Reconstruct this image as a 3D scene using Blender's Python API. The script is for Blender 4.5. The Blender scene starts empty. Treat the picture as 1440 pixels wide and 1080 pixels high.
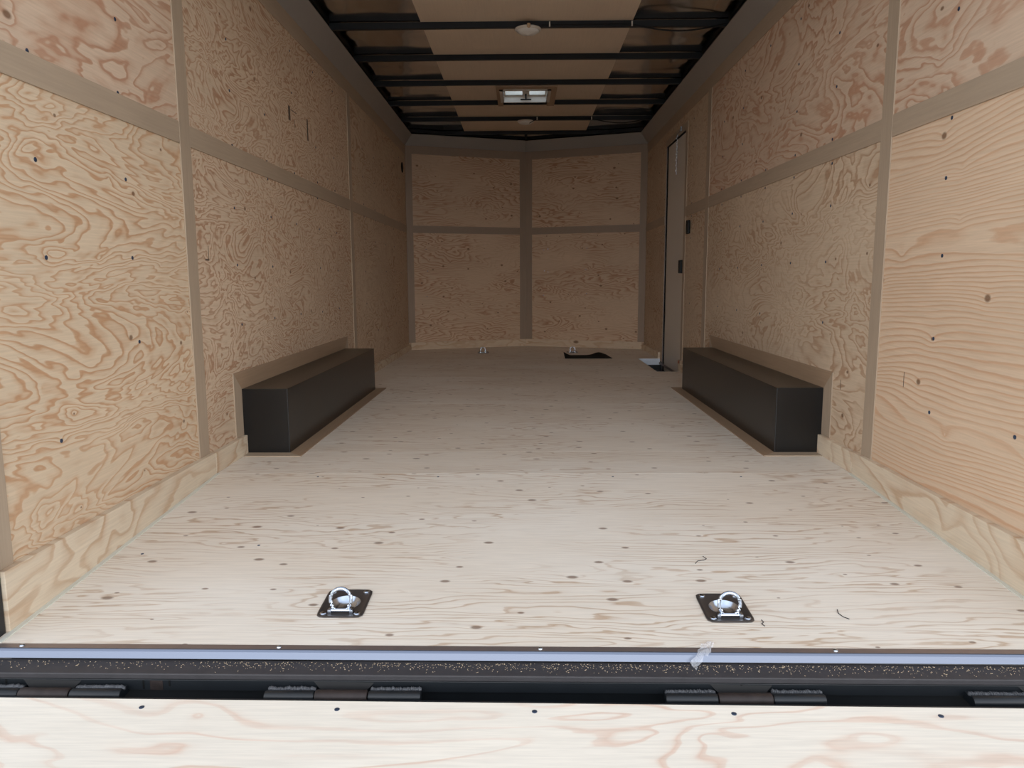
import bpy, bmesh, math, random
from mathutils import Vector, Matrix
random.seed(7)
S = bpy.context.scene
COL = S.collection

# ------------------------------------------------------------------ camera
cam_d = bpy.data.cameras.new('camera'); cam = bpy.data.objects.new('camera', cam_d); COL.objects.link(cam)
cam_d.sensor_width = 36; cam_d.lens = 1048.6 / 1440 * 36; cam_d.clip_start = .02; cam_d.clip_end = 500
def cam_matrix(loc, pitch, yaw, roll):
    right = Vector((math.cos(yaw), math.sin(yaw), 0)); fh = Vector((-math.sin(yaw), math.cos(yaw), 0))
    fwd = fh * math.cos(pitch) + Vector((0, 0, -math.sin(pitch)))
    up = fh * math.sin(pitch) + Vector((0, 0, math.cos(pitch)))
    r2 = right * math.cos(roll) + up * math.sin(roll); u2 = -right * math.sin(roll) + up * math.cos(roll)
    m = Matrix((r2, u2, -fwd)).transposed().to_4x4(); m.translation = loc
    return m
cam.matrix_world = cam_matrix(Vector((-.0314, 0, .7277)), .1402, .0154, -.0044)
S.camera = cam

# ------------------------------------------------------------------ light: bright overcast daylight
w = bpy.data.worlds.new('overcast_sky'); S.world = w; w.use_nodes = True
nt = w.node_tree; nt.nodes.clear()
def wn(t, **k):
    n = nt.nodes.new(t)
    for a, b in k.items(): setattr(n, a, b)
    return n
tc = wn('ShaderNodeTexCoord'); sep = wn('ShaderNodeSeparateXYZ'); nt.links.new(tc.outputs['Generated'], sep.inputs[0])
nz = wn('ShaderNodeTexNoise'); nz.inputs['Scale'].default_value = 3.2; nz.inputs['Detail'].default_value = 4
nt.links.new(tc.outputs['Generated'], nz.inputs['Vector'])
cr = wn('ShaderNodeValToRGB'); nt.links.new(nz.outputs[0], cr.inputs[0])
cr.color_ramp.elements[0].position = .35; cr.color_ramp.elements[0].color = (.80, .85, .92, 1)
cr.color_ramp.elements[1].position = .65; cr.color_ramp.elements[1].color = (.98, .97, .96, 1)
# brighter cloud low behind the camera (the side the trailer opens to)
mr = wn('ShaderNodeMapRange'); nt.links.new(sep.outputs[1], mr.inputs[0])
mr.inputs[1].default_value = -1.0; mr.inputs[2].default_value = .2; mr.inputs[3].default_value = 2.7; mr.inputs[4].default_value = .9
mz = wn('ShaderNodeMapRange'); nt.links.new(sep.outputs[2], mz.inputs[0]); mz.inputs[1].default_value = .1; mz.inputs[2].default_value = .8; mz.inputs[3].default_value = 1.0; mz.inputs[4].default_value = .44
mm = wn('ShaderNodeMath', operation='MULTIPLY'); nt.links.new(mr.outputs[0], mm.inputs[0]); nt.links.new(mz.outputs[0], mm.inputs[1])
mul = wn('ShaderNodeVectorMath', operation='SCALE'); bl = wn('ShaderNodeMapRange'); nt.links.new(sep.outputs[2], bl.inputs[0]); bl.inputs[1].default_value = .15; bl.inputs[2].default_value = .6
tm = wn('ShaderNodeMix', data_type='RGBA', blend_type='MULTIPLY'); tm.inputs[7].default_value = (.93, .98, 1.07, 1)
nt.links.new(bl.outputs[0], tm.inputs[0]); nt.links.new(cr.outputs[0], tm.inputs[6]); nt.links.new(tm.outputs[2], mul.inputs[0]); nt.links.new(mm.outputs[0], mul.inputs['Scale'])
bg = wn('ShaderNodeBackground'); nt.links.new(mul.outputs[0], bg.inputs[0]); bg.inputs[1].default_value = 1.0
wo = wn('ShaderNodeOutputWorld'); nt.links.new(bg.outputs[0], wo.inputs[0])
S.view_settings.view_transform = 'Standard'; S.view_settings.look = 'None'; S.view_settings.gamma = 1
S.view_settings.use_curve_mapping = False
S.view_settings.exposure = 0.75
S.cycles.max_bounces = 16; S.cycles.diffuse_bounces = 12; S.cycles.glossy_bounces = 6
S.cycles.sample_clamp_indirect = 6

# ------------------------------------------------------------------ material helpers
class NT:
    def __init__(s, name):
        s.m = bpy.data.materials.new(name); s.m.use_nodes = True; s.t = s.m.node_tree
        s.b = s.t.nodes['Principled BSDF']
    def n(s, t, **k):
        x = s.t.nodes.new(t)
        for a, b in k.items(): setattr(x, a, b)
        return x
    def put(s, inp, v):
        if isinstance(v, bpy.types.NodeSocket): s.t.links.new(v, inp)
        elif v is not None:
            try: inp.default_value = v
            except Exception: inp.default_value = (*v, 1)
    def math(s, op, a, b=None, c=None, clamp=False):
        x = s.n('ShaderNodeMath', operation=op); x.use_clamp = clamp
        s.put(x.inputs[0], a); s.put(x.inputs[1], b)
        if c is not None: s.put(x.inputs[2], c)
        return x.outputs[0]
    def scale(s, v, xyz):
        x = s.n('ShaderNodeVectorMath', operation='MULTIPLY'); s.put(x.inputs[0], v); x.inputs[1].default_value = xyz
        return x.outputs[0]
    def addv(s, v, u):
        x = s.n('ShaderNodeVectorMath', operation='ADD'); s.put(x.inputs[0], v); s.put(x.inputs[1], u)
        return x.outputs[0]
    def noise(s, v, sc, det=2., rough=.5, dist=0.):
        x = s.n('ShaderNodeTexNoise'); s.put(x.inputs['Vector'], v)
        x.inputs['Scale'].default_value = sc; x.inputs['Detail'].default_value = det
        x.inputs['Roughness'].default_value = rough; x.inputs['Distortion'].default_value = dist
        return x.outputs[0]
    def ramp(s, f, pts):
        x = s.n('ShaderNodeValToRGB'); s.put(x.inputs[0], f); e = x.color_ramp.elements
        while len(e) < len(pts): e.new(.5)
        for i, (p, c) in enumerate(pts):
            e[i].position = p; e[i].color = (*c, 1) if isinstance(c, tuple) else (c, c, c, 1)
        return x.outputs[0]
    def mix(s, f, a, b, mode='MIX'):
        x = s.n('ShaderNodeMix', data_type='RGBA', blend_type=mode)
        s.put(x.inputs[0], f); s.put(x.inputs[6], a if isinstance(a, bpy.types.NodeSocket) else (*a, 1))
        s.put(x.inputs[7], b if isinstance(b, bpy.types.NodeSocket) else (*b, 1))
        return x.outputs[2]
    def coord(s, rnd=True):
        tc = s.n('ShaderNodeTexCoord').outputs['Object']
        if not rnd: return tc
        r = s.n('ShaderNodeObjectInfo').outputs['Random']
        q = s.n('ShaderNodeCombineXYZ')
        s.put(q.inputs[0], s.math('MULTIPLY', r, 53.)); s.put(q.inputs[1], s.math('MULTIPLY', r, 31.)); s.put(q.inputs[2], s.math('MULTIPLY', r, 17.))
        return s.addv(tc, q.outputs[0])
    def bsdf(s, **k):
        for a, v in k.items(): s.put(s.b.inputs[a.replace('_', ' ')], v)
        return s.m
def srgb(*c): return tuple(((x / 255) / 12.92 if x / 255 <= .04045 else ((x / 255 + .055) / 1.055) ** 2.4) for x in c)

def plywood(name, base, dark, axis, al=.32, sc=3.2, bands=16., strength=.8, linear=0., knot=4.5, knotp=.6, knotr=.05, knotcol=(110, 78, 55), tint=None, det=3.5, rough=.5, dist=.4, power=1.0, patch=.5, ring=1.2, wobble=.5, kal=.6, shade=.92):
    """rotary-cut fir veneer: contour lines of a stretched height field"""
    N = NT(name); sp = N.n('ShaderNodeSeparateXYZ'); N.put(sp.inputs[0], N.coord())
    al_o, ac_o = (sp.outputs[0], sp.outputs[1 if 'floor' in name or 'ramp' in name else 2]) if axis == 'x' else (sp.outputs[1], sp.outputs[2])
    def v2(ka, kc, off=0.):
        q = N.n('ShaderNodeCombineXYZ'); N.put(q.inputs[0], N.math('MULTIPLY_ADD', al_o, ka, off)); N.put(q.inputs[1], N.math('MULTIPLY_ADD', ac_o, kc, off * .7)); return q.outputs[0]
    def n2(v, s_, d_, r_=.5, di=0.):
        o = N.noise(v, s_, d_, r_, di); o.node.noise_dimensions = '2D'; return o
    h = n2(v2(al, 1.), sc, det, rough, dist)
    vo = N.n('ShaderNodeTexVoronoi'); vo.voronoi_dimensions = '2D'; N.put(vo.inputs['Vector'], v2(kal, 1.)); vo.inputs['Scale'].default_value = knot
    d = vo.outputs['Distance']
    val = N.math('MULTIPLY', h, bands)
    if ring: val = N.math('MULTIPLY_ADD', N.math('EXPONENT', N.math('MULTIPLY', d, -8.)), ring, val)
    if linear: val = N.math('MULTIPLY_ADD', ac_o, linear, val)
    val = N.math('MULTIPLY_ADD', n2(v2(9., 26., 3.), 1.0, 2.), wobble, val)
    t = N.math('FRACT', val)
    line = N.ramp(t, [(0., 0.), (.36, .04), (.66, .45), (.80, 1.), (.92, .85), (1., 0.)])
    if power != 1.0: line = N.math('POWER', line, power)
    fade = N.ramp(n2(v2(.6, 1.2, 9.), 2.7, 2.), [(.35, 1. - patch), (.6, 1.)])
    f = N.math('MULTIPLY', N.math('MULTIPLY', line, fade), strength)
    bl = n2(v2(.5, 1.3, 5.), 1.6, 2.)
    basec = N.mix(N.ramp(bl, [(.35, 0.), (.65, 1.)]), base, tint or tuple(x * shade for x in base))
    col = N.mix(f, basec, dark)
    fib = n2(v2(7., 170., 1.), 1.0, 3., .6)
    col = N.mix(1., col, N.ramp(fib, [(.3, .92), (.7, 1.03)]), 'MULTIPLY')
    sel = N.n('ShaderNodeSeparateColor'); N.put(sel.inputs[0], vo.outputs['Color'])
    pick = N.math('LESS_THAN', sel.outputs[0], knotp)
    rad = N.math('MULTIPLY', N.math('ADD', sel.outputs[1], .35), knotr)
    kk = N.math('MULTIPLY', N.math('SUBTRACT', 1., N.math('DIVIDE', d, rad), clamp=True), 2.2, clamp=True)
    col = N.mix(N.math('MULTIPLY', N.math('MULTIPLY', kk, pick), .8), col, srgb(*knotcol))
    return N.bsdf(Base_Color=col, Roughness=.5 if 'floor' in name else .62, Specular_IOR_Level=.5 if 'floor' in name else .25)

def luan(name, rgb, axis, amt=.08):
    N = NT(name); c = N.coord()
    k = {'x': (5., 140., 140.), 'y': (140., 5., 140.), 'z': (140., 140., 5.)}[axis]
    f = N.noise(N.scale(c, k), 1., 3., .6); g = N.noise(c, 3., 2.)
    col = N.mix(1., N.mix(g, srgb(*rgb), tuple(x * .86 for x in srgb(*rgb))), N.ramp(f, [(.3, 1. - amt), (.7, 1. + amt * .4)]), 'MULTIPLY')
    return N.bsdf(Base_Color=col, Roughness=.5, Specular_IOR_Level=.35)

def simple(name, rgb, rough=.5, metal=0., spec=.5, mott=.0, msc=8.):
    N = NT(name); c = srgb(*rgb)
    if mott:
        c = N.mix(N.noise(N.coord(), msc, 3.), tuple(x * (1 - mott) for x in c), tuple(min(1, x * (1 + mott)) for x in c))
    return N.bsdf(Base_Color=c if not isinstance(c, tuple) else (*c, 1), Roughness=rough, Metallic=metal, Specular_IOR_Level=spec)

WB_, WD_ = srgb(214, 186, 152), srgb(186, 128, 78)
M = {}
M['ply_swirl'] = plywood('fir_plywood_swirled', srgb(221, 200, 172), srgb(192, 149, 112), 'y', al=.3, sc=4.0, bands=21, strength=.95, linear=10., ring=1.6, knotr=.035, knot=4.2, det=4., rough=.52, kal=.8, patch=.25)
M['ply_fine'] = plywood('fir_plywood_fine_swirl', srgb(213, 191, 165), srgb(172, 130, 100), 'y', al=.45, sc=5.0, bands=18, strength=.9, linear=10., patch=.25, knotr=.04, knot=4.2, det=4., kal=.8)
M['ply_pink'] = plywood('fir_plywood_pinkish', srgb(214, 190, 166), srgb(184, 140, 112), 'y', al=.42, sc=3.3, bands=13, strength=.95, patch=.3, knotr=.03, knot=3.5, det=4.)
M['ply_straight'] = plywood('fir_plywood_straight_grain', srgb(221, 196, 168), srgb(200, 154, 118), 'y', al=.16, sc=2.6, bands=17, strength=.72, linear=58., wobble=.3, knotr=.05, knot=4.2, knotp=.7, det=2.5, dist=.3, patch=.4, kal=.8)
M['ply_mild'] = plywood('fir_plywood_mild', srgb(210, 189, 163), srgb(174, 138, 108), 'y', al=.42, sc=4.0, bands=16, strength=.85, patch=.6, knotr=.035, knot=4.2, det=4., kal=.8)
M['ply_front'] = plywood('fir_plywood_front', srgb(208, 180, 152), srgb(166, 120, 90), 'x', al=.33, sc=4.6, bands=14, strength=.85, knotr=.065, knot=6.5, knotp=.6, linear=34, patch=.85, kal=.8)
M['ply_floor'] = plywood('floor_plywood_pale', srgb(236, 229, 217), srgb(190, 162, 134), 'x', al=.14, sc=7.0, bands=11, strength=.85, knotr=.065, knot=8.5, knotp=.7, kal=.55, linear=40., power=2.4, patch=.95, tint=srgb(231, 221, 206), knotcol=(124, 100, 84), ring=.6, wobble=.8)
M['ply_base'] = plywood('baseboard_plywood', srgb(222, 206, 182), srgb(186, 150, 116), 'y', al=.5, sc=3.4, bands=9, strength=.8, knotr=.07, knot=3.2, knotp=.6, det=2., kal=.9)
M['ply_base_x'] = plywood('baseboard_plywood_front', srgb(214, 192, 165), srgb(176, 134, 98), 'x', al=.45, sc=3, bands=8, strength=.6, knotr=.10, knot=4, knotp=.5)
M['ply_ramp'] = plywood('ramp_plywood_white', srgb(234, 226, 212), srgb(214, 184, 164), 'x', al=.2, sc=4.4, bands=9, strength=.85, knotr=.04, knot=4, knotp=.3, power=2.4, patch=.6, knotcol=(170, 150, 135), wobble=.3)
for a in 'xyz': M['luan_' + a] = luan('luan_batten_' + a, (181, 162, 140), a)
for a in 'xz': M['luan_front_' + a] = luan('luan_batten_front_' + a, (158, 138, 120), a)
M['luan_warm'] = luan('luan_trim_warm', (170, 144, 118), 'y')
M['ceil_ply'] = luan('ceiling_plywood', (224, 206, 184), 'y', .05)
N = NT('aluminium_roof_skin'); cc = N.coord(False)
bmp = N.n('ShaderNodeBump'); bmp.inputs['Strength'].default_value = .55; bmp.inputs['Distance'].default_value = .03
N.put(bmp.inputs['Height'], N.noise(N.scale(cc, (1., 1.6, 1.)), 2.2, 1.))
M['skin'] = N.bsdf(Base_Color=(.62, .60, .57, 1), Metallic=1., Roughness=.12, Normal=bmp.outputs[0])
M['cove'] = simple('cove_grey_metal', (156, 152, 147), .42, .2, .5, .06, 3)
M['black'] = simple('black_painted_steel', (24, 28, 32), .38, 0., .5, .2, 20)
M['dusty'] = simple('dusty_black_steel', (58, 56, 58), .55, 0., .5, .25, 30)
M['bow'] = simple('black_bow_paint', (22, 26, 31), .5, 0., .35)
M['box'] = simple('black_satin_steel', (9, 10, 12), .28, 0., .55, .15, 6)
M['rusty'] = simple('worn_steel', (50, 42, 40), .5, .3, .5, .5, 60)
M['weld'] = simple('weld_bead', (90, 92, 96), .5, .4, .5, .3, 120)
M['alu'] = simple('brushed_aluminium', (114, 121, 136), .36, 1., .5)
M['bright'] = simple('bright_anodised_edge', (214, 222, 232), .5, .25, .5)
M['alu_dull'] = simple('warm_tinted_aluminium', (150, 138, 134), .42, .7, .5, .1, 40)  # warm base tint paints in the dark wood mirrored by the threshold flange
M['zinc'] = simple('zinc_plated_steel', (190, 200, 214), .22, 1., .5)
M['plate'] = simple('dark_plated_steel', (104, 100, 98), .34, .75, .5, .15, 60)
M['screw'] = simple('screw_head', (70, 84, 108), .35, .6, .5)
M['white'] = simple('white_plastic', (214, 208, 198), .45, 0., .5)
M['lens'] = simple('frosted_lens', (226, 224, 218), .3, 0., .5)
M['tan'] = simple('tan_plastic', (188, 160, 128), .5)
M['blackp'] = simple('black_plastic', (9, 9, 10), .55, 0., .3)
M['rubber'] = simple('black_rubber', (9, 9, 10), .8, 0., .2)
M['door'] = simple('grey_door_panel', (214, 206, 194), .5, 0., .45, .03, 3)
M['outer'] = simple('outer_shell', (60, 60, 62), .6)
M['ground'] = simple('grey_asphalt', (128, 126, 122), .9, 0., .2, .12, 4)
M['sealant'] = simple('pale_green_sealant', (212, 212, 200), .5)
M['scuff'] = simple('scuff', (84, 70, 60), .7)
M['chip'] = simple('sawdust', (200, 180, 150), .8)
M['thread'] = simple('dark_thread', (40, 36, 40), .7)
M['orange'] = simple('orange_sticker', (170, 84, 50), .5)
N = NT('acrylic_vent_pane')
tr = N.n('ShaderNodeBsdfTransparent'); tr.inputs[0].default_value = (.8, .85, .88, 1)
gl = N.n('ShaderNodeBsdfGlossy'); gl.inputs['Roughness'].default_value = .1
mx = N.n('ShaderNodeMixShader'); mx.inputs[0].default_value = .05
N.t.links.new(tr.outputs[0], mx.inputs[1]); N.t.links.new(gl.outputs[0], mx.inputs[2])
N.t.links.new(mx.outputs[0], N.t.nodes['Material Output'].inputs[0]); M['pane'] = N.m
N = NT('clear_plastic_film')
tr = N.n('ShaderNodeBsdfTransparent'); tr.inputs[0].default_value = (.95, .95, .97, 1)
mx = N.n('ShaderNodeMixShader'); mx.inputs[0].default_value = .3
N.bsdf(Base_Color=(.8, .82, .86, 1), Roughness=.2)
N.t.links.new(tr.outputs[0], mx.inputs[1]); N.t.links.new(N.b.outputs[0], mx.inputs[2])
N.t.links.new(mx.outputs[0], N.t.nodes['Material Output'].inputs[0]); M['film'] = N.m

# ------------------------------------------------------------------ mesh helpers
def hexa(bm, P, bev=0):
    vs = [bm.verts.new(p) for p in P]   # 4 bottom ccw, 4 top ccw
    fs = [bm.faces.new([vs[i] for i in q]) for q in ((3, 2, 1, 0), (4, 5, 6, 7), (0, 1, 5, 4), (1, 2, 6, 5), (2, 3, 7, 6), (3, 0, 4, 7))]
    if bev:
        es = list({e for f in fs for e in f.edges})
        bmesh.ops.bevel(bm, geom=es, offset=bev, segments=2, affect='EDGES', profile=.6)
def box(bm, x0, x1, y0, y1, z0, z1, bev=0):
    x0, x1 = sorted((x0, x1)); y0, y1 = sorted((y0, y1)); z0, z1 = sorted((z0, z1))
    hexa(bm, [(x0, y0, z0), (x1, y0, z0), (x1, y1, z0), (x0, y1, z0), (x0, y0, z1), (x1, y0, z1), (x1, y1, z1), (x0, y1, z1)], bev)
def prism(bm, pts, vec):
    vec = Vector(vec); a = [bm.verts.new(p) for p in pts]; b = [bm.verts.new(Vector(p) + vec) for p in pts]
    bm.faces.new(a[::-1]); bm.faces.new(b)
    n = len(pts)
    for i in range(n): bm.faces.new((a[i], a[(i + 1) % n], b[(i + 1) % n], b[i]))
def lathe(bm, prof, c, axis='z', seg=24):
    c = Vector(c); rings = []
    for r, h in prof:
        ring = []
        for i in range(seg):
            a = 2 * math.pi * i / seg
            p = {'z': (r * math.cos(a), r * math.sin(a), h), 'x': (h, r * math.cos(a), r * math.sin(a)), 'y': (r * math.sin(a), h, r * math.cos(a))}[axis]
            ring.append(bm.verts.new(c + Vector(p)))
        rings.append(ring)
    for a, b in zip(rings, rings[1:]):
        for i in range(seg): bm.faces.new((a[i], a[(i + 1) % seg], b[(i + 1) % seg], b[i]))
    bm.faces.new(rings[0][::-1]); bm.faces.new(rings[-1])
def tube(bm, pts, r, seg=8):
    pts = [Vector(p) for p in pts]; rings = []
    for i, p in enumerate(pts):
        t = (pts[min(i + 1, len(pts) - 1)] - pts[max(i - 1, 0)]).normalized()
        u = t.cross(Vector((0, 0, 1)) if abs(t.z) < .9 else Vector((0, 1, 0))).normalized(); v = t.cross(u)
        rings.append([bm.verts.new(p + (u * math.cos(2 * math.pi * k / seg) + v * math.sin(2 * math.pi * k / seg)) * r) for k in range(seg)])
    for a, b in zip(rings, rings[1:]):
        for k in range(seg): bm.faces.new((a[k], a[(k + 1) % seg], b[(k + 1) % seg], b[k]))
    bm.faces.new(rings[0][::-1]); bm.faces.new(rings[-1])
def obj(name, bm, m, parent=None, smooth=False, kind=None, label=None):
    bmesh.ops.recalc_face_normals(bm, faces=bm.faces[:])
    me = bpy.data.meshes.new(name); bm.to_mesh(me); bm.free(); me.materials.append(m)
    if smooth:
        for p in me.polygons: p.use_smooth = True
        me.set_sharp_from_angle(angle=math.radians(40))
    o = bpy.data.objects.new(name, me); COL.objects.link(o)
    if parent:
        o.parent = parent
        o.matrix_parent_inverse = Matrix.Translation(-parent_world(parent))
    if kind: o['kind'] = kind
    if label: o['label'] = label
    return o
def parent_world(p):
    # things are unrotated Empties; a part's mesh keeps world coordinates, so a sub-part needs no offset
    return Vector(p.location) if p.parent is None else Vector((0, 0, 0))
def B(*a, **k):
    bm = bmesh.new(); box(bm, *a, **k); return bm
def thing(name, label, cat, loc, group=None):
    o = bpy.data.objects.new(name, None); COL.objects.link(o); o.location = loc; o.empty_display_size = .05
    tag(o, label, cat, group); return o
def tag(o, label, cat, group=None):
    o['label'] = label; o['category'] = cat
    if group: o['group'] = group
    return o
def struct(name, loc, label=None):
    o = bpy.data.objects.new(name, None); COL.objects.link(o); o.location = loc; o['kind'] = 'structure'; o.empty_display_size = .05
    if label: o['label'] = label
    return o

# ------------------------------------------------------------------ dimensions (metres; floor level z = 0, the trailer runs along +y)
W = 1.215; ZC = 2.054; ZT = 2.153; XT = 1.134; ZS = 2.203; YR = 1.588; YF = 7.70; YV = 8.16
R0, R1 = 1.195, 1.268
YD = 2.74
def zf(y): return 0. if y >= YD else -(YD - y) * .052

# ------------------------------------------------------------------ ground and outer shell
g = obj('ground', B(-40, 40, -60, 60, -.62, -.58), M['ground'], kind='structure')

# ------------------------------------------------------------------ floor
fl = struct('floor', (0, 0, 0))
ys = [YD, 3.10, 4.32, 5.54, 6.76, 8.2]
NX, NY0, NY1 = 1.02, 5.835, 6.785          # step well cut in the floor by the side door
bm = bmesh.new()
HX = [(-.465, 1.715), (.447, 1.697)]; HR = .038      # holes for the recessed tie-down pans
xs_ = [-W, -.465 - HR, -.465 + HR, .447 - HR, .447 + HR, W]
ysp = lambda x: 1.518 - .0042 * (x + W)
for i in range(5):
    xa, xb = xs_[i], xs_[i + 1]; hole = HX[0] if i == 1 else HX[1] if i == 3 else None
    for ya, yb in (((None, hole[1] - HR), (hole[1] + HR, YD - .001)) if hole else ((None, YD - .001),)):
        a0 = ysp(xa) if ya is None else ya; a1 = ysp(xb) if ya is None else ya
        hexa(bm, [(xa, a0, zf(a0) - .02), (xb, a1, zf(a1) - .02), (xb, yb, zf(yb) - .02), (xa, yb, zf(yb) - .02), (xa, a0, zf(a0)), (xb, a1, zf(a1)), (xb, yb, zf(yb)), (xa, yb, zf(yb))])
fp = obj('floor_panel', bm, M['ply_floor'], fl)
for a, b in zip(ys, ys[1:]):
    bm = bmesh.new(); gp = .0008
    if b > 8:
        prism(bm, [(-W, a + gp, -.02), (NX, a + gp, -.02), (NX, NY1, -.02), (W, NY1, -.02), (W, YF, -.02), (0, YV, -.02), (-W, YF, -.02)], (0, 0, .02))
    elif b > 6:
        prism(bm, [(-W, a + gp, -.02), (W, a + gp, -.02), (W, NY0, -.02), (NX, NY0, -.02), (NX, b - gp, -.02), (-W, b - gp, -.02)], (0, 0, .02))
    else: box(bm, -W, W, a + gp, b - gp, -.02, 0)
    obj('floor_panel', bm, M['ply_floor'], fl)
def flat_screw(x, y, z, parent, r=.0042, m='screw'):
    bm = bmesh.new(); lathe(bm, [(r, -.0005), (r, .0008), (r * .6, .0014)], (x, y, z), 'z', 10); return obj('screw', bm, M[m], parent)
for x, y in ((.774, 2.70), (-1.11, 2.005), (-.80, 2.066), (.3, 2.70), (-.35, 2.70), (-.8, 2.70)): flat_screw(x, y, zf(y) + .0001, fp)
# chassis plate under the deck
obj('subframe', B(-W, W, 1.60, 8.2, -.14, -.11), M['blackp'], fl)

# ------------------------------------------------------------------ side walls
STUD = [1.862, 2.27, 3.12, 3.55, 3.97, 4.39, 4.81, 5.65, 6.08, 6.5, 6.95, 7.3]
def wall_side(s):
    side = 'left' if s < 0 else 'right'
    wl = struct('wall_' + side, (s * W, YR, 0))
    obj('outer_skin', B(s * 1.275, s * 1.29, YR - .05, 8.3, -.14, 2.32), M['outer'], wl)
    X0, X1 = s * W, s * (W + .012)
    def panel(y0, y1, z0, z1, m, screws=True, hole=None):
        bm = bmesh.new(); box(bm, X0, X1, y0 + .001, y1 - .001, z0, z1)
        p = obj('plywood_panel', bm, M[m], wl)
        if screws:
            for y in STUD:
                if not y0 < y < y1: continue
                for z in (.32, .545, .79, 1.02, R0 - .008, R1 + .008, 1.48, 1.68, 1.88):
                    if not z0 + .005 < z < z1 or random.random() < .12: continue
                    bm = bmesh.new(); yy = y + random.uniform(-.012, .012); zz = z + random.uniform(-.006, .006)
                    if 3.0 < y < 5 and z < .38: continue
                    r = .0058
                    lathe(bm, [(r * .5, -s * .0022), (r, -s * .0012), (r, s * .001)], (X0, yy, zz), 'x', 10)
                    obj('screw', bm, M['screw'], p)
        return p
    def batten(y0, y1, z0, z1, m='luan_z', t=.005):
        bm = bmesh.new(); box(bm, X0 - s * t, X0, y0, y1, z0, z1, bev=.0012); obj('batten', bm, M[m], wl)
    zb = .08
    if s < 0:
        P1, P2 = (2.64, 2.722), (5.19, 5.275)
        panel(YR, 2.68, -.07, R0 + .035, 'ply_swirl'); panel(YR, 2.68, R0 + .035, ZC, 'ply_pink')
        panel(2.68, 5.23, -.02, R0 + .035, 'ply_fine'); panel(2.68, 5.23, R0 + .035, ZC, 'ply_fine')
        panel(5.23, 7.72, -.02, R0 + .035, 'ply_mild'); panel(5.23, 7.72, R0 + .035, ZC, 'ply_mild')
        batten(YR, 1.632, zb, ZC); batten(*P1, zb, ZC); batten(*P2, zb, ZC - .088)
        for a, b in ((1.632, P1[0]), (P1[1], P2[0]), (P2[1], 7.70)):
            batten(a, b, R0, R1, 'luan_y', .0045)
        batten(P1[1], 7.70, ZC - .088, ZC, 'luan_y', .0045)
        batten(YR, P1[0], ZC - .088, ZC, 'luan_y', .0045)
    else:
        P1, P2 = (2.622, 2.70), (5.135, 5.225)
        D0, D1, DZ = 5.905, 6.70, 1.85
        panel(YR, 2.66, -.07, R0 + .035, 'ply_straight'); panel(YR, 2.66, R0 + .035, ZC, 'ply_pink')
        panel(2.66, 5.18, -.02, R0 + .035, 'ply_mild'); panel(2.66, 5.18, R0 + .035, ZC, 'ply_pink')
        panel(5.18, D0, -.02, R0 + .035, 'ply_mild'); panel(5.18, D0, R0 + .035, ZC, 'ply_mild')
        panel(D0, D1, DZ, ZC, 'ply_mild', False); panel(D1, 7.72, -.02, ZC, 'ply_mild', False)
        batten(YR, 1.632, zb, ZC); batten(*P1, zb, ZC); batten(*P2, zb, ZC - .088); batten(5.835, D0 - .002, zb, DZ + .05); batten(D0 - .002, D1, DZ, DZ + .05, 'luan_y')
        for a, b in ((1.632, P1[0]), (P1[1], P2[0]), (P2[1], 5.835), (D1, 7.70)): batten(a, b, R0, R1, 'luan_y', .0045)
        batten(P1[1], 7.70, ZC - .088, ZC, 'luan_y', .0045)
        batten(YR, P1[0], ZC - .088, ZC, 'luan_y', .0045)
    # baseboard
    bb = struct('baseboard_' + side, (s * W, YR, 0)); t = .02
    def board(y0, y1, top=.08, name='board'):
        bm = bmesh.new(); a, b = sorted((s * W, s * (W - t)))
        hexa(bm, [(a, y0, zf(y0) + .0005), (b, y0, zf(y0) + .0005), (b, y1, zf(y1) + .0005), (a, y1, zf(y1) + .0005), (a, y0, top), (b, y0, top), (b, y1, top), (a, y1, top)], bev=.0015)
        return obj(name, bm, M['ply_base'], bb)
    board(1.578, 2.738, .082); board(2.74, 3.068, .080)
    if s < 0: board(4.905, 7.69, .06)
    else:
        board(4.905, NY0 + .06, .06); board(NY1, 7.69, .06)
    bm = bmesh.new(); a, b = sorted((s * (W - t), s * (W - t - .012)))
    hexa(bm, [(a, 1.53, zf(1.53)), (b, 1.53, zf(1.53)), (b, 2.735, 0), (a, 2.735, 0), (a, 1.53, zf(1.53) + .0025), (b, 1.53, zf(1.53) + .0025), (b, 2.735, .0025), (a, 2.735, .0025)])
    obj('sealant_strip', bm, M['sealant'], bb, label='pale green sealant line along the floor')
    # rear steel post
    p = obj('rear_post', B(s * (W - .012), s * 1.285, 1.525, 1.576, -.064, 2.3, bev=.003), M['black'], wl)
    # cove
    cv = struct('trim_1' if s < 0 else 'trim_2', (s * W, YR, ZC))
    bm = bmesh.new(); k = .002
    # inner sloped face, thin folded sheet with a small hem along its top edge
    def sh(y0, y1, y0t, y1t):
        a0 = (s * (W - .001), ZC - .012); a1 = (s * (W - .002), ZC); b1 = (s * XT, ZT); 
        for (p, q) in ((a0, a1), (a1, b1)):
            n = Vector((q[1] - p[1], -(q[0] - p[0]))).normalized() * k * 1.5
            if n.x * s < 0: n = -n
            ya0, yb0 = (y0, y1); ya1, yb1 = (y0t, y1t) if q is b1 else (y0, y1)
            hexa(bm, [(p[0], ya0, p[1]), (p[0], yb0, p[1]), (p[0] + n.x, yb0, p[1] + n.y), (p[0] + n.x, ya0, p[1] + n.y),
                      (q[0], ya1, q[1]), (q[0], yb1, q[1]), (q[0] + n.x, yb1, q[1] + n.y), (q[0] + n.x, ya1, q[1] + n.y)])
    sh(YR, 7.70, YR, 7.70 - .045)
    obj('cove_panel', bm, M['cove'], cv)
    return wl
wl_l = wall_side(-1); wl_r = wall_side(1)

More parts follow.
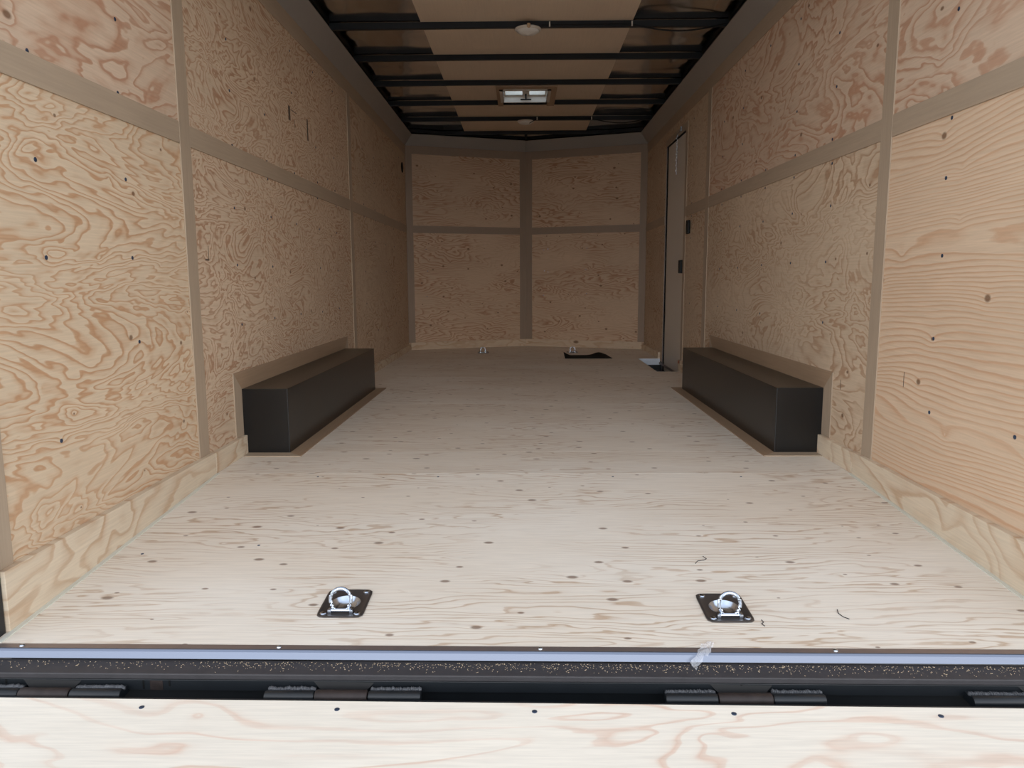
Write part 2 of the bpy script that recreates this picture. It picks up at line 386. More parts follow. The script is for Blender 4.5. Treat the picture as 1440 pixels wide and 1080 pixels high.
def scuff(parent, s, pts, r=.0022):
    bm = bmesh.new()
    for (y0, z0), (y1, z1) in pts:
        box(bm, s * W, s * (W - .0004), min(y0, y1) - r, max(y0, y1) + r, min(z0, z1), max(z0, z1))
    obj('scuff_mark', bm, M['scuff'], parent)
scuff(wl_l, -1, [((3.905, 1.53), (3.93, 1.60)), ((4.0, 1.51), (4.0, 1.545)), ((4.23, 1.485), (4.245, 1.60)), ((3.95, 1.585), (4.04, 1.589))], .003)
scuff(wl_l, -1, [((2.83, .80), (2.83, .855)), ((2.80, .80), (2.83, .806))], .0018)
scuff(wl_r, 1, [((2.44, .37), (2.44, .42)), ((2.92, .29), (2.92, .33))], .0015)

# ------------------------------------------------------------------ V shaped front wall
wf = struct('wall_front', (0, YV, 0)); bf = struct('baseboard_front', (0, YV, 0)); tf = struct('trim_3', (0, YV, ZC))
def vbox(bm, s, u0, u1, n0, n1, z0, z1):
    A = Vector((s * W, YF, 0)); C = Vector((0, YV, 0)); d = (C - A).normalized(); n = Vector((d.y, -d.x, 0))
    if n.y > 0: n = -n
    P = [A + d * u + n * q for u, q in ((u0, n0), (u1, n0), (u1, n1), (u0, n1))]
    hexa(bm, [(p.x, p.y, z0) for p in P] + [(p.x, p.y, z1) for p in P])
LV = math.hypot(W, YV - YF)
for s in (-1, 1):
    m = M['ply_front']
    for z0, z1 in ((-.02, R0 + .03), (R0 + .031, ZC + .02)):
        bm = bmesh.new(); vbox(bm, s, -.01, LV, -.012, 0, z0, z1); obj('plywood_panel', bm, m, wf)
    for u0, u1, z0, z1, mm in ((0, .068, .075, ZC, 'luan_front_z'), (LV - .07, LV - .002, .075, ZC, 'luan_front_z'), (.068, LV - .07, R0, R1, 'luan_front_x'), (.068, LV - .07, ZC - .08, ZC, 'luan_front_x')):
        bm = bmesh.new(); vbox(bm, s, u0, u1, 0, .005, z0, z1); obj('batten', bm, M[mm], wf)
    bm = bmesh.new(); vbox(bm, s, .02, LV, 0, .018, .0005, .075); obj('board', bm, M['ply_base_x'], bf)
    # front cove, mitred at the corner and the middle
    A = Vector((s * W, YF, ZC)); C = Vector((0, YV, ZC)); d = (C - A).normalized(); n = Vector((d.y, -d.x, 0)); n = -n if n.y > 0 else n
    At = Vector((s * XT, YF - .045, ZT)); Ct = Vector((0, YV - .085, ZT)); up = Vector((0, .002, .004))
    bm = bmesh.new(); hexa(bm, [A, C, C + up, A + up, At, Ct, Ct + up, At + up]); obj('cove_panel', bm, M['cove'], tf)
    bm = bmesh.new(); vbox(bm, s, -.08, LV + .02, -.06, -.03, -.14, 2.32); obj('outer_skin', bm, M['outer'], wf)
    for u, z in ((.2, 1.03), (.21, .81), (.62, 1.04), (1.05, 1.04), (.63, .82), (1.05, .8), (.62, .57), (.2, .55)):
        if s < 0 and u > .3: continue
        A2 = Vector((s * W, YF, 0)) + Vector((d.x, d.y, 0)) * (LV - u if s > 0 and u < .3 else u) 
        bm = bmesh.new(); lathe(bm, [(.005, -.001), (.005, .0005)], (A2.x, A2.y - .001, z), 'y', 8); obj('screw', bm, M['alu'], wf)

# ------------------------------------------------------------------ ceiling
ce = struct('ceiling', (0, YR, ZS))
VX0, VX1, VY0, VY1 = -.19, .166, 5.975, 6.37
def plate_hole(x0, x1, y0, y1, z0, z1):
    bm = bmesh.new()
    box(bm, x0, x1, y0, VY0, z0, z1); box(bm, x0, x1, VY1, y1, z0, z1)
    box(bm, x0, VX0, VY0, VY1, z0, z1); box(bm, VX1, x1, VY0, VY1, z0, z1); return bm
obj('roof_skin', plate_hole(-1.28, 1.28, YR - .1, 8.3, ZS + .0045, ZS + .012), M['skin'], ce)
for a, b in ((YR, 2.64), (2.641, 5.08)):
    obj('plywood_panel', B(-.622, .606, a, b, ZS, ZS + .004), M['ceil_ply'], ce)
obj('plywood_panel', plate_hole(-.622, .606, 5.081, 8.1, ZS, ZS + .004), M['ceil_ply'], ce)
for s in (-1, 1):
    bm = bmesh.new(); box(bm, s * 1.165, s * 1.275, YR, 8.0, ZS - .035, ZS + .004, bev=.012); obj('top_rail', bm, M['bow'], ce)
    bm = bmesh.new(); vbox(bm, s, -.05, LV, -.06, .055, ZS - .03, ZS - .0005); obj('top_rail', bm, M['bow'], ce)
# roof bows
ORD = ['nearest', 'second', 'third', 'fourth', 'fifth', 'sixth']
EXTRA = [', above the nearer dome light', '', ', just before the vent', ', at the vent', ', above the farther dome light', ', beside the cove']
for i, y in enumerate((4.575, 5.21, 5.858, 6.50, 7.135, 7.80)):
    bm = bmesh.new(); hw = 1.155 if i < 5 else .9
    n = 12; w2 = .0125
    rows = []
    for k in range(n + 1):
        x = -hw + 2 * hw * k / n; cr_ = .004 * (1 - (x / 1.15) ** 2)
        rows.append([bm.verts.new((x, y + dy, z + (cr_ if z < ZS - .005 else 0))) for dy, z in ((-w2, ZS - .038), (w2, ZS - .038), (w2, ZS - .0005), (-w2, ZS - .0005))])
    for a, b in zip(rows, rows[1:]):
        for k in range(4): bm.faces.new((a[k], a[(k + 1) % 4], b[(k + 1) % 4], b[k]))
    bm.faces.new(rows[0]); bm.faces.new(rows[-1][::-1])
    if i == 3:
        pass
    o = obj('roof_bow', bm, M['bow'])
    tag(o, ORD[i] + ' visible black steel roof bow counted from the opening' + EXTRA[i], 'roof beam', 'black roof bows across the ceiling')
o = obj('ridge_strut', B(-.013, .013, 7.815, 8.09, ZS - .038, ZS - .001), M['bow']); tag(o, 'short black strut joining the farthest roof bow to the tip of the front cove', 'roof beam')

# dome lights
def dome(x, y, label, flip):
    t = thing('dome_light', label, 'ceiling light', (x, y, ZS - .04), 'ceiling dome lights')
    z = ZS - .0385
    bm = bmesh.new(); lathe(bm, [(.060, 0), (.076, -.001), (.077, -.006), (.072, -.012), (.06, -.013)], (x, y, z), 'z', 32); obj('base_ring', bm, M['white'], t, True)
    bm = bmesh.new(); lathe(bm, [(.066, -.010), (.064, -.016), (.052, -.024), (.03, -.030), (.008, -.033), (.003, -.037)], (x, y, z), 'z', 32); obj('lens', bm, M['lens'], t, True)
    bm = bmesh.new()
    if flip: 
        tube(bm, [(x + .035, y - .045, z - .03), (x + .062, y - .05, z - .014), (x + .085, y - .03, z - .001)], .003); obj('switch_lever', bm, M['blackp'], t, True)
    else:
        lathe(bm, [(.010, 0), (.010, -.018), (.006, -.022)], (x + .004, y - .079, z + .004), 'z', 14); obj('bracket_screw', bm, M['tan'], t, True)
    return t
dome(0, 4.575, 'round white dome light under the nearest visible roof bow', False)
dome(-.006, 7.13, 'round white dome light beyond the roof vent', True)

# wiring on the bows
def cable(y, label, x0, x1, xs, clips, sag=.02):
    t = thing('lighting_cable', label, 'cable', (x0, y - .016, ZS - .03), 'cables along the roof bows')
    bm = bmesh.new(); z = ZS - .025; pts = [(x0, y - .016, z), ((x0 + x1) / 2, y - .0155, z), (x1, y - .016, z)]
    for k in range(1, 13):
        u = k / 12; pts.append((x1 + (xs - x1) * u, y - .016 - .008 * math.sin(math.pi * u), z - sag * math.sin(math.pi * u)))
    tube(bm, pts, .0045, 6); obj('wire', bm, M['blackp'], t, True)
    for c in clips: obj('cable_clip', B(c - .004, c + .004, y - .022, y - .0128, ZS - .034, ZS - .006, bev=.002), M['white'], t)
cable(4.575, 'black cable sagging on the right of the nearest visible roof bow', .08, .60, 1.14, (.125, .60), .040)
cable(7.135, 'black cable sagging on the right of the bow beyond the vent', .08, .60, 1.12, (.10, .60), .040)

# roof vent
t = thing('roof_vent', 'square white roof vent with daylight panes and a black crank', 'vent', (0, 6.17, ZS - .045))
zf0, zf1 = ZS - .044, ZS
zb0, zb1 = ZS - .043, ZS - .0005
bm = bmesh.new(); box(bm, -.236, .230, 5.876, 5.965, zb0, zb1); box(bm, -.236, -.192, 5.965, 6.484, zb0, zb1); box(bm, .168, .230, 5.965, 6.484, zb0, zb1)
box(bm, -.236, -.192, 6.484, 6.515, zb0, ZS - .0385); box(bm, .168, .230, 6.484, 6.515, zb0, ZS - .0385)
obj('wood_surround', bm, M['luan_warm'], t)
bm = bmesh.new(); z0 = zb0 - .0065; z1 = ZS + .09
x0, x1, y0, y1 = VX0 + .002, VX1 - .002, VY0 + .002, VY1 - .016
box(bm, x0 - .022, x0 + .006, y0 - .02, y1 + .012, z0, z0 + .006); box(bm, x1 - .006, x1 + .022, y0 - .02, y1 + .012, z0, z0 + .006)
box(bm, x0 - .022, x1 + .022, y0 - .02, y0 + .006, z0, z0 + .006); box(bm, x0 - .022, x1 + .022, y1 - .002, y1 + .012, z0, z0 + .006)
box(bm, x0, x0 + .004, y0, y1, z0, z1); box(bm, x1 - .004, x1, y0, y1, z0, z1)
box(bm, x0, x1, y0, y0 + .004, z0, z1); box(bm, x0, x1, y1 - .004, y1, z0, z1)
obj('garnish_frame', bm, M['white'], t)
zl = ZS + .002
for a, b in ((x0 + .004, -.022), (.010, x1 - .004)):   # lid split by the central crank housing
    bm = bmesh.new(); r = .02; pts = []
    box(bm, a, b, y0 + .004, y0 + .03, zl, zl + .006); box(bm, a, b, y1 - .03, y1 - .004, zl, zl + .006)
    box(bm, a, a + .012, y0 + .03, y1 - .03, zl, zl + .006); box(bm, b - .012, b, y0 + .03, y1 - .03, zl, zl + .006)
    obj('pane_frame', bm, M['white'], t)
    obj('pane', B(a + .012, b - .012, y0 + .03, y1 - .03, zl + .002, zl + .004), M['pane'], t, label='tinted translucent pane showing the sky')
obj('crank_housing', B(-.022, .010, y0 + .004, y1 - .004, zl - .012, zl + .006, bev=.003), M['white'], t)
bm = bmesh.new(); box(bm, -.012, 0.0, y1 - .12, y1 - .10, zl - .05, zl - .012, bev=.002); box(bm, -.05, .038, y1 - .12, y1 - .10, zl - .058, zl - .050, bev=.002); obj('crank_handle', bm, M['blackp'], t)

# ------------------------------------------------------------------ wheel well boxes
for s in (-1, 1):
    side = 'left' if s < 0 else 'right'
    t = thing('wheel_well_box', 'long black steel wheel well box against the %s wall' % side, 'wheel well', (s * 1.12, 3.99, 0), 'black wheel well boxes')
    xi, y0, y1, zt = s * 1.018, 3.07, 4.90, .276
    bm = bmesh.new()
    P = [(xi, y0), (s * W, y0), (s * W, y1), (xi, y1)]
    box(bm, xi, s * (W - .0005), y0, y1, 0, zt, bev=.003)
    obj('housing', bm, M['box'], t)
    a = .062
    bm = bmesh.new(); k = .0035
    prism(bm, [(xi, y0 - .001, .0005), (xi, y1 + .001, .0005), (xi - s * a, y1 + a, .0005), (xi - s * a, y0 - a, .0005)], (0, 0, k))
    obj('floor_trim', bm, M['luan_warm'], t, label='luan strip on the floor beside the box')
    bm = bmesh.new(); prism(bm, [(xi - s * a, y0 - a, .0005), (s * (W - .021), y0 - a, .0005), (s * (W - .021), y0 - .001, .0005), (xi, y0 - .001, .0005)], (0, 0, k))
    obj('floor_trim', bm, M['luan_x'], t, label='luan strip on the floor across the near end')
    bm = bmesh.new(); prism(bm, [(xi - s * a, y1 + a, .0005), (s * (W - .021), y1 + a, .0005), (s * (W - .021), y1 + .001, .0005), (xi, y1 + .001, .0005)], (0, 0, k))
    obj('floor_trim', bm, M['luan_x'], t, label='luan strip on the floor across the far end')
    X = s * (W - .0005); b = .082; v = (-s * .005, 0, 0)
    bm = bmesh.new(); prism(bm, [(X, y0 + .0, zt + .0), (X, y1, zt), (X, y1 + b, zt + b * .9), (X, y0 - b, zt + b * .9)], v)
    obj('wall_trim', bm, M['luan_warm'], t, label='luan strip on the wall above the box')
    bm = bmesh.new(); prism(bm, [(X, y0 - .001, .082), (X, y0 - .001, zt), (X, y0 - b, zt + b * .9), (X, y0 - b, .082)], v)
    obj('wall_trim', bm, M['luan_z'], t, label='upright luan strip on the wall at the near end')
    bm = bmesh.new(); prism(bm, [(X, y1 + .001, .062), (X, y1 + .001, zt), (X, y1 + b, zt + b * .9), (X, y1 + b, .062)], v)
    obj('wall_trim', bm, M['luan_z'], t, label='upright luan strip on the wall at the far end')

# ------------------------------------------------------------------ side door
dr = struct('door_1', (W + .02, 6.3, 0), 'grey side door with its step well')
obj('door_panel', B(W + .014, W + .045, D0_ if False else 5.905, 6.672, -.095, 1.842, bev=.002), M['door'], dr)
bm = bmesh.new(); box(bm, W + .0005, W + .045, 6.683, 6.699, -.1, 1.85); obj('door_frame', bm, M['alu_dull'], dr, label='silver edge of the door frame')
bm = bmesh.new(); box(bm, W + .004, W + .045, 6.672, 6.683, -.1, 1.85); box(bm, W + .002, W + .045, 5.905, 6.683, 1.842, 1.85); obj('door_seal', bm, M['rubber'], dr)
hd = obj('door_handle', B(W - .022, W + .014, 5.925, 5.985, .765, .868, bev=.006), M['blackp'], dr)
# step well
t = struct('trim_4', (1.12, 6.3, -.1), 'metal-lined step well in the floor at the side door')
obj('well_floor', B(NX, W + .05, NY0, NY1 + .002, -.105, -.10), M['black'], t)
obj('well_side', B(NX - .004, NX - .0005, NY0, NY1, -.10, -.0005), M['black'], t)
obj('well_side', B(NX, W + .05, NY0 - .006, NY0 - .002, -.10, -.021), M['black'], t)
obj('well_edge', B(NX, W - .001, NY1 - .006, NY1 - .001, -.055, .001), M['bright'], t, label='bright aluminium face at the far side of the step well')
obj('well_side', B(NX, W + .05, NY1 - .004, NY1 - .001, -.10, -.056), M['black'], t)
obj('well_edge', B(W - .010, W - .001, NY0, NY1 - .008, -.045, -.03), M['alu_dull'], t)
obj('jamb_block', B(W - .018, W - .0005, NY0 + .002, 5.92, .0, .085), M['luan_warm'], t)
# small things by the door
o = obj('wall_latch', B(W - .024, W - .0055, 5.665, 5.735, 1.055, 1.155, bev=.006), M['blackp']); tag(o, 'small black rectangular fitting on the wall beside the grey side door', 'latch')
bm = bmesh.new()
t = thing('door_chain', 'thin metal chain hanging down the top of the grey side door', 'chain', (W - .01, 6.2, 1.9))
def link(bm, c, L, wd, rot):
    pts = []
    for k in range(13):
        a = 2 * math.pi * k / 12; p = Vector((0, wd * math.cos(a), L * math.sin(a)))
        if rot: p = Vector((wd * math.cos(a), 0, L * math.sin(a)))
        pts.append(Vector(c) + p)
    tube(bm, pts, .0013, 5)
bm = bmesh.new()
for k in range(15): link(bm, (W - .008, 6.215, 1.86 - k * .021), .013, .006, k % 2)
obj('chain_links', bm, M['zinc'], t)
bm = bmesh.new(); box(bm, W - .012, W - .0045, 6.06, 6.09, 1.865, 1.90, bev=.002); tube(bm, [(W - .009, 6.075, 1.885), (W - .008, 6.15, 1.87), (W - .008, 6.215, 1.865)], .003, 6)
obj('hook', bm, M['zinc'], t)
o = obj('sticker', B(W - .0195, W - .0181, 5.87, 5.905, .05, .078), M['orange']); tag(o, 'tiny orange sticker low beside the side door behind the wheel well box', 'sticker')
# round cable hole, upper front of the left wall
bm = bmesh.new(); lathe(bm, [(.044, .0), (.050, .001), (.050, .006), (.040, .008)], (-W, 7.495, 1.81), 'x', 28)
o = obj('wall_grommet', bm, M['rubber']); tag(o, 'round black fitting high on the left wall near the front corner', 'wall fitting')

# ------------------------------------------------------------------ tie-down rings
def tiedown(x, y, z, tilt, label, group, big=True):
    t = thing('tie_down_ring', label, 'tie-down ring', (x, y, z), group); t.rotation_euler = (tilt, 0, 0)
    def add(name, bm, m, **k):
        bmesh.ops.recalc_face_normals(bm, faces=bm.faces[:])
        me = bpy.data.meshes.new(name); bm.to_mesh(me); bm.free(); me.materials.append(m)
        for p in me.polygons: p.use_smooth = True
        me.set_sharp_from_angle(angle=math.radians(35))
        o = bpy.data.objects.new(name, me); COL.objects.link(o); o.parent = t; return o
    hx, hy, r = .055, .070, .016
    # plate with rounded corners and a round recess
    bm = bmesh.new(); seg = 48; R = .036; outer, mid, top, rim = [], [], [], []
    for k in range(seg):
        a = 2 * math.pi * (k + .5) / seg; ca, sa = math.cos(a), math.sin(a)
        # rounded rectangle by ray marching on superellipse-like corner
        tt = min((hx / abs(ca)) if abs(ca) > 1e-6 else 9, (hy / abs(sa)) if abs(sa) > 1e-6 else 9)
        px, py = ca * tt, sa * tt
        qx, qy = hx - r, hy - r
        if abs(px) > qx and abs(py) > qy:
            cx, cy = math.copysign(qx, px), math.copysign(qy, py)
            bb = -2 * (ca * cx + sa * cy); c_ = cx * cx + cy * cy - r * r
            tt = (-bb + math.sqrt(max(0, bb * bb - 4 * c_))) / 2; px, py = ca * tt, sa * tt
        outer.append((px, py))
    prof = [[(x_, y_, .0002) for x_, y_ in outer], [(x_, y_, .0022) for x_, y_ in outer], [(x_ * .97, y_ * .97, .0032) for x_, y_ in outer],
            [(x_ * .90, y_ * .91, .0032) for x_, y_ in outer], [(x_ * .87, y_ * .88, .0024) for x_, y_ in outer]]
    prof.append([(R * math.cos(2 * math.pi * (k + .5) / seg), R * math.sin(2 * math.pi * (k + .5) / seg), .0026) for k in range(seg)])
    if not big: prof.append([(R * .96 * math.cos(2 * math.pi * (k + .5) / seg), R * .96 * math.sin(2 * math.pi * (k + .5) / seg), .001) for k in range(seg)])
    rings = [[bm.verts.new(p) for p in q] for q in prof]
    for a, b in zip(rings, rings[1:]):
        for k in range(seg): bm.faces.new((a[k], a[(k + 1) % seg], b[(k + 1) % seg], b[k]))
    if not big: bm.faces.new(rings[-1])
    add('plate', bm, M['plate'])
    bm = bmesh.new()
    if big:   # pressed round pan sunk below the deck
        dish = [(R, .0026), (R * .95, .0005), (R * .84, -.006), (R * .68, -.0115), (R * .5, -.0145), (R * .25, -.016), (R * .02, -.0165)]
    else: dish = [(R * .9, .0015), (R * .6, .0022), (R * .2, .0026)]
    lathe(bm, dish, (0, 0, 0), 'z', 40)
    if big: bmesh.ops.delete(bm, geom=[f for f in bm.faces if len(f.verts) > 10 and f.calc_center_median().z > 0], context='FACES')
    add('pan', bm, M['zinc'])
    for sx in (-1, 1):
        for sy in (-1, 1):
            bm = bmesh.new(); lathe(bm, [(.0075, .0022), (.0078, .004), (.006, .006), (.0025, .0068)], (sx * (hx - .015), sy * (hy - .015), 0), 'z', 16)
            add('screw', bm, M['zinc'])
    # the upright ring: round bow with straight bar through a clip
    y0 = -.047; rr = .0245; pts = []
    for k in range(0, 25):
        a = math.radians(-52 + k * (284 / 24)); pts.append((rr * math.cos(a), y0 + .012 * (math.sin(a) + .8) * .5, .0325 + rr * 1.02 * math.sin(a)))
    pts = [(.0215, y0, .009)] + pts + [(-.0215, y0, .009)]
    bm = bmesh.new(); tube(bm, pts, .0045, 10); tube(bm, [(-.026, y0, .008), (.026, y0, .008)], .0045, 10); add('ring', bm, M['zinc'])
    for sx in (-1, 1):
        bm = bmesh.new(); box(bm, sx * .021, sx * .030, y0 - .008, y0 + .008, .0022, .012, bev=.002); add('clip', bm, M['zinc'])
    return t
zt_ = zf(1.715)
tiedown(-.465, 1.715, zf(1.715) + .0006, math.atan(.052), 'steel tie-down ring on a dark plate, nearest on the left of the floor', 'floor tie-down rings')
tiedown(.447, 1.697, zf(1.697) + .0006, math.atan(.052), 'steel tie-down ring on a dark plate, nearest on the right of the floor', 'floor tie-down rings')
tiedown(-.43, 7.39, 0, 0, 'small far steel tie-down ring left of centre by the front wall', 'floor tie-down rings', False)
tiedown(.455, 7.40, 0, 0, 'small far steel tie-down ring just behind the black mat', 'floor tie-down rings', False)

# black mat on the floor at the front
bm = bmesh.new(); nx, ny = 24, 10; top, bot = [], []
for j in range(ny + 1):
    for i in range(nx + 1):
        u, v = i / nx, j / ny
        x = .352 + .40 * u + .03 * (1 - v) * u; y = 6.80 + .27 * v
        z = .003 + v ** 1.5 * (.030 * max(0, 1 - u / .16) ** 1.3 + .026 * math.exp(-((u - .83) / .15) ** 2))
        top.append(bm.verts.new((x, y, z + .004))); bot.append(bm.verts.new((x, y, z)))
for G, fl_ in ((top, 0), (bot, 1)):
    for j in range(ny):
        for i in range(nx):
            q = [G[j * (nx + 1) + i], G[j * (nx + 1) + i + 1], G[(j + 1) * (nx + 1) + i + 1], G[(j + 1) * (nx + 1) + i]]
            bm.faces.new(q if not fl_ else q[::-1])
edge = [i for i in range(nx + 1)] + [(j + 1) * (nx + 1) + nx for j in range(ny)] + [ny * (nx + 1) + i for i in range(nx - 1, -1, -1)] + [j * (nx + 1) for j in range(ny - 1, 0, -1)]
for a, b in zip(edge, edge[1:] + edge[:1]): bm.faces.new((top[a], bot[a], bot[b], top[b]))
o = obj('rubber_mat', bm, M['rubber'], smooth=True); tag(o, 'flat black mat with curled corners lying on the floor near the front wall', 'mat')

# dark threads on the floor
def thread(pts, label):
    bm = bmesh.new(); tube(bm, [(x, y, zf(y) + .0012) for x, y in pts], .0009, 5)
    o = obj('thread', bm, M['thread'], smooth=True); tag(o, label, 'thread', 'dark threads lying on the floor')
thread([(.435, 1.945), (.445, 1.962), (.462, 1.966), (.472, 1.975), (.466, 1.992)], 'thin curly dark thread on the floor behind the right tie-down ring')
thread([(.722, 1.645), (.712, 1.655), (.708, 1.672), (.713, 1.690)], 'thin curved dark thread on the floor to the right of the tie-down rings')
thread([(.517, 1.612), (.513, 1.622), (.520, 1.630), (.518, 1.640)], 'short dark thread on the floor touching the right tie-down plate')

# ------------------------------------------------------------------ threshold, rear beam, hinges
def ysk(x, y): return y - .0065 * x          # the rear edge runs slightly out of square
def skbox(bm, x0, x1, y0, y1, z0, z1, bev=0):
    hexa(bm, [(x0, ysk(x0, y0), z0), (x1, ysk(x1, y0), z0), (x1, ysk(x1, y1), z0), (x0, ysk(x0, y1), z0), (x0, ysk(x0, y0), z1), (x1, ysk(x1, y0), z1), (x1, ysk(x1, y1), z1), (x0, ysk(x0, y1), z1)], bev)
t = thing('threshold_strip', 'silver aluminium edge strip along the rear end of the floor', 'threshold', (0, 1.51, -.066))
bm = bmesh.new(); skbox(bm, -1.213, 1.213, 1.503, 1.522, -.0635, -.0622); obj('top_flange', bm, M['alu_dull'], t, label='top face of the strip, tinted brown like reflected wood')
bm = bmesh.new(); 
prof = [(1.503, -.0622), (1.501, -.0632), (1.498, -.067), (1.4935, -.0805), (1.4965, -.0805), (1.503, -.066)]
P = []
for x in (-1.213, 1.213): P.append([bm.verts.new((x, ysk(x, y), z)) for y, z in prof])
for k in range(6): bm.faces.new((P[0][k], P[0][(k + 1) % 6], P[1][(k + 1) % 6], P[1][k]))
bm.faces.new(P[0]); bm.faces.new(P[1][::-1])
obj('front_lip', bm, M['alu'], t, label='bright bluish silver front lip')
for x in (-1.129, -.563, .004, .634):
    bm = bmesh.new(); lathe(bm, [(.0055, -.0006), (.0055, .0008), (.0042, .0026), (.0015, .0034)], (x, ysk(x, 1.512), -.062), 'z', 14); obj('rivet', bm, M['zinc'], t, True)
t = thing('rear_beam', 'black steel rear crossmember below the silver floor edge', 'beam', (0, 1.47, -.1))
bm = bmesh.new(); skbox(bm, -1.285, 1.285, 1.440, 1.5, -.098, -.085, .0025); skbox(bm, -1.285, 1.285, 1.4985, 1.57, -.084, -.068)
obj('ledge', bm, M['dusty'], t)
bm = bmesh.new(); skbox(bm, -1.285, 1.285, 1.4395, 1.448, -.122, -.098, .001); skbox(bm, -1.285, 1.285, 1.452, 1.46, -.17, -.122)
obj('face_plate', bm, M['black'], t)
bm = bmesh.new()
for x, h in ((-1.177, 1), (-1.169, 1), (-1.155, 1), (-1.147, 1), (-1.118, .45), (-.827, .9), (-.772, .6), (.415, .6)):
    skbox(bm, x - .0018, x + .0018, 1.4388, 1.4394, -.099 - .022 * h, -.099)
obj('black_bar', bm, M['blackp'], t)  # thin black upright bars on the beam face
bm = bmesh.new(); skbox(bm, -.813, -.786, 1.4390, 1.4394, -.121, -.1)
obj('primer_patch', bm, M['rusty'], t, label='faint brownish patch on the black face')
# sawdust caught on the ledge
bm = bmesh.new()
for k in range(1600):
    x = random.uniform(-1.2, 1.2); x = x if random.random() < .5 else min(1.2, x + .5)
    y = ysk(x, 1.442 + .048 * random.random() ** (.38)); l = random.uniform(.0005, .0015) * (2.2 if random.random() < .04 else 1); a = random.random() * 3.1
    dx, dy = math.cos(a) * l, math.sin(a) * l; z = -.0849
    prism(bm, [(x - dx, y - dy, z), (x - dy * .35, y + dx * .35, z), (x + dx, y + dy, z), (x + dy * .35, y - dx * .35, z)], (0, 0, .0007))
o = obj('sawdust', bm, M['chip']); o['kind'] = 'stuff'; tag(o, 'pale sawdust specks scattered along the black rear ledge', 'sawdust')

LB = ['leftmost black barrel hinge between the rear beam and the ramp', 'second black barrel hinge from the left between beam and ramp',
      'third black barrel hinge from the left, below the plastic scrap', 'rightmost black barrel hinge between the rear beam and the ramp']
for i, xs in enumerate(((-1.175, -1.071, -.965, -.858), (-.562, -.459, -.35, -.241), (.254, .36, .47, .576), (.865, .984, 1.09, 1.195))):
    xm = (xs[1] + xs[2]) / 2; yb = ysk(xm, 1.411); zb_ = -.117
    t = thing('ramp_hinge', LB[i], 'hinge', (xm, yb, zb_ - .012), 'ramp hinges')
    for a, b in ((xs[0], xs[1]), (xs[2], xs[3])):
        bm = bmesh.new(); lathe(bm, [(.011, 0.001), (.013, .004), (.013, b - a - .004), (.011, b - a - .001)], (a, yb, zb_), 'x', 20)
        k = obj('knuckle', bm, M['black'], t, True)
        bm = bmesh.new(); n = 26
        for j in range(n):
            x = a + .006 + (b - a - .012) * j / (n - 1)
            lathe(bm, [(.002, -.004), (.0058 + random.uniform(-.001, .001), -.001), (.003, .0045)], (x, yb + .016 + random.uniform(-.001, .001), zb_ + .0075 + random.uniform(-.0015, .001)), 'x', 8)
        obj('weld_bead', bm, M['weld'], k, True, label='rough grey weld bead')
        obj('weld_leaf', B(a + .003, b - .003, yb + .010, yb + .032, zb_ - .01, zb_ + .006), M['black'], k)
    bm = bmesh.new(); L = xs[2] - xs[1]; lathe(bm, [(.012, .001), (.0145, .004), (.0145, L - .004), (.012, L - .001)], (xs[1], yb, zb_), 'x', 20)
    obj('knuckle', bm, M['rusty'], t, True, label='worn brownish middle knuckle fixed to the ramp')
    bm = bmesh.new(); prism(bm, [(xs[1] - .01, yb + .029, -.099), (xs[2] + .01, yb + .029, -.099), (xs[2] - .015, yb + .018, -.122), (xs[1] + .015, yb + .018, -.122)], (0, .008, 0)); obj('gusset', bm, M['blackp'], t)

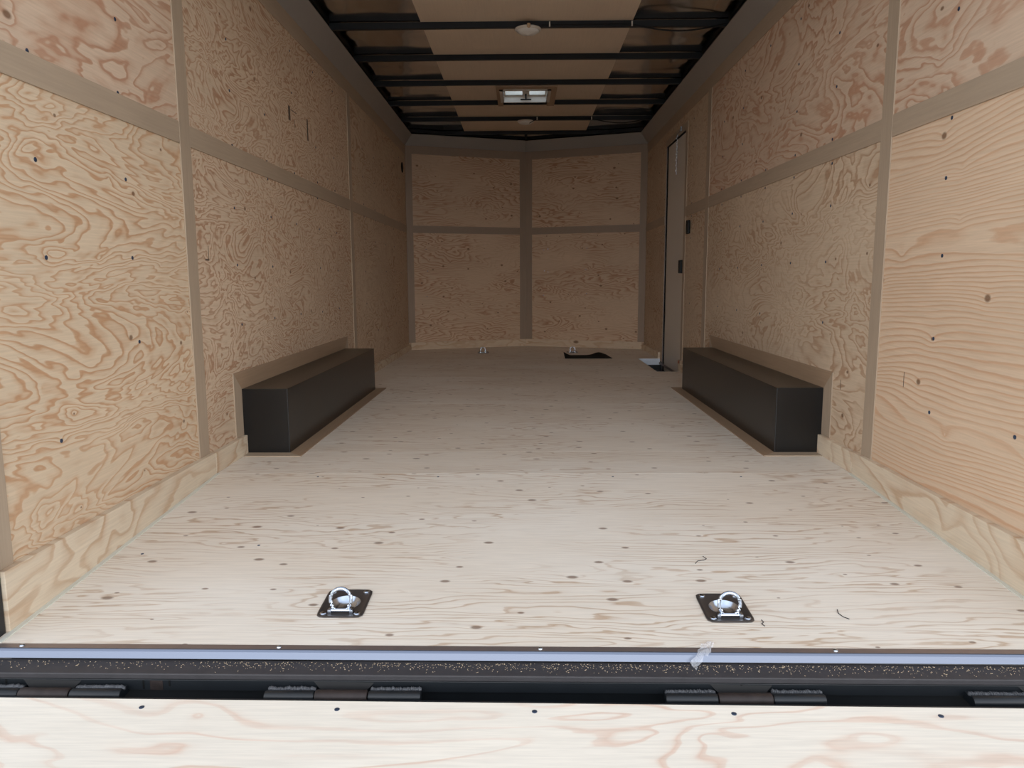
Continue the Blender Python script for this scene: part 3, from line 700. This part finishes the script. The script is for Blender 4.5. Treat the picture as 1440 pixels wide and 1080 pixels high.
# crumpled scrap of clear plastic on the threshold
bm = bmesh.new(); nx, ny = 14, 5; V = []
random.seed(5)
for i in range(nx + 1):
    for j in range(ny + 1):
        u = i / nx; v = j / ny - .5
        wdt = .020 * (.9 - .5 * math.sin(u * math.pi * 2) * .6)
        x = .322 + .052 * u + v * wdt * .5 + random.uniform(-.002, .002); y = 1.468 + .058 * u - v * wdt + random.uniform(-.002, .002)
        zb = -.0845 if y < 1.496 else (-.0615 if y > 1.503 else -.07)
        z = max(zb + .002, -.0825 + .022 * min(1, max(0, (y - 1.478) / .02)) + .001) + random.uniform(0, .007) + .012 * max(0, u - .7)
        V.append(bm.verts.new((x, y, z)))
for i in range(nx):
    for j in range(ny):
        a = i * (ny + 1) + j; bm.faces.new((V[a], V[a + 1], V[a + ny + 2], V[a + ny + 1]))
o = obj('plastic_scrap', bm, M['film']); tag(o, 'crumpled clear plastic scrap lying over the silver floor edge', 'plastic scrap')

# ------------------------------------------------------------------ loading ramp
SL = .2; RL = 2.35
t = thing('loading_ramp', 'lowered plywood loading ramp in the foreground', 'ramp', (0, 1.38, -.11))
def rp(x, d, h=0):
    """point on the ramp: d metres down from its top edge"""
    c = 1 / math.sqrt(1 + SL * SL); y = 1.3695 - .0115 * x - d * c + h * SL * -c * -1 * -1; z = -.102 - d * SL * c + h * c
    return Vector((x, y, z))
def rbox(bm, x0, x1, d0, d1, h0, h1):
    hexa(bm, [rp(x0, d1, h0), rp(x1, d1, h0), rp(x1, d0, h0), rp(x0, d0, h0), rp(x0, d1, h1), rp(x1, d1, h1), rp(x1, d0, h1), rp(x0, d0, h1)])
bm = bmesh.new(); rbox(bm, -1.2, 1.2, 0, 1.2, -.018, 0); bd = obj('deck_board', bm, M['ply_ramp'], t)
bm = bmesh.new(); rbox(bm, -1.2, 1.2, 1.202, RL, -.018, 0); obj('deck_board', bm, M['ply_ramp'], t)
bm = bmesh.new(); rbox(bm, -1.215, 1.215, -.006, -.0005, -.05, -.002); rbox(bm, -1.215, -1.2005, 0, RL, -.06, 0); rbox(bm, 1.2005, 1.215, 0, RL, -.06, 0); rbox(bm, -1.215, 1.215, RL + .001, RL + .02, -.04, 0)
obj('steel_frame', bm, M['black'], t)
for x in (-1.19 + .404, -.398, -.011, .374, .768, 1.15, -1.15):
    p = rp(x, .022, .0); bm = bmesh.new(); lathe(bm, [(.0052, -.0005), (.0052, .0008), (.003, .0016)], p, 'z', 12); obj('screw', bm, M['screw'], bd)
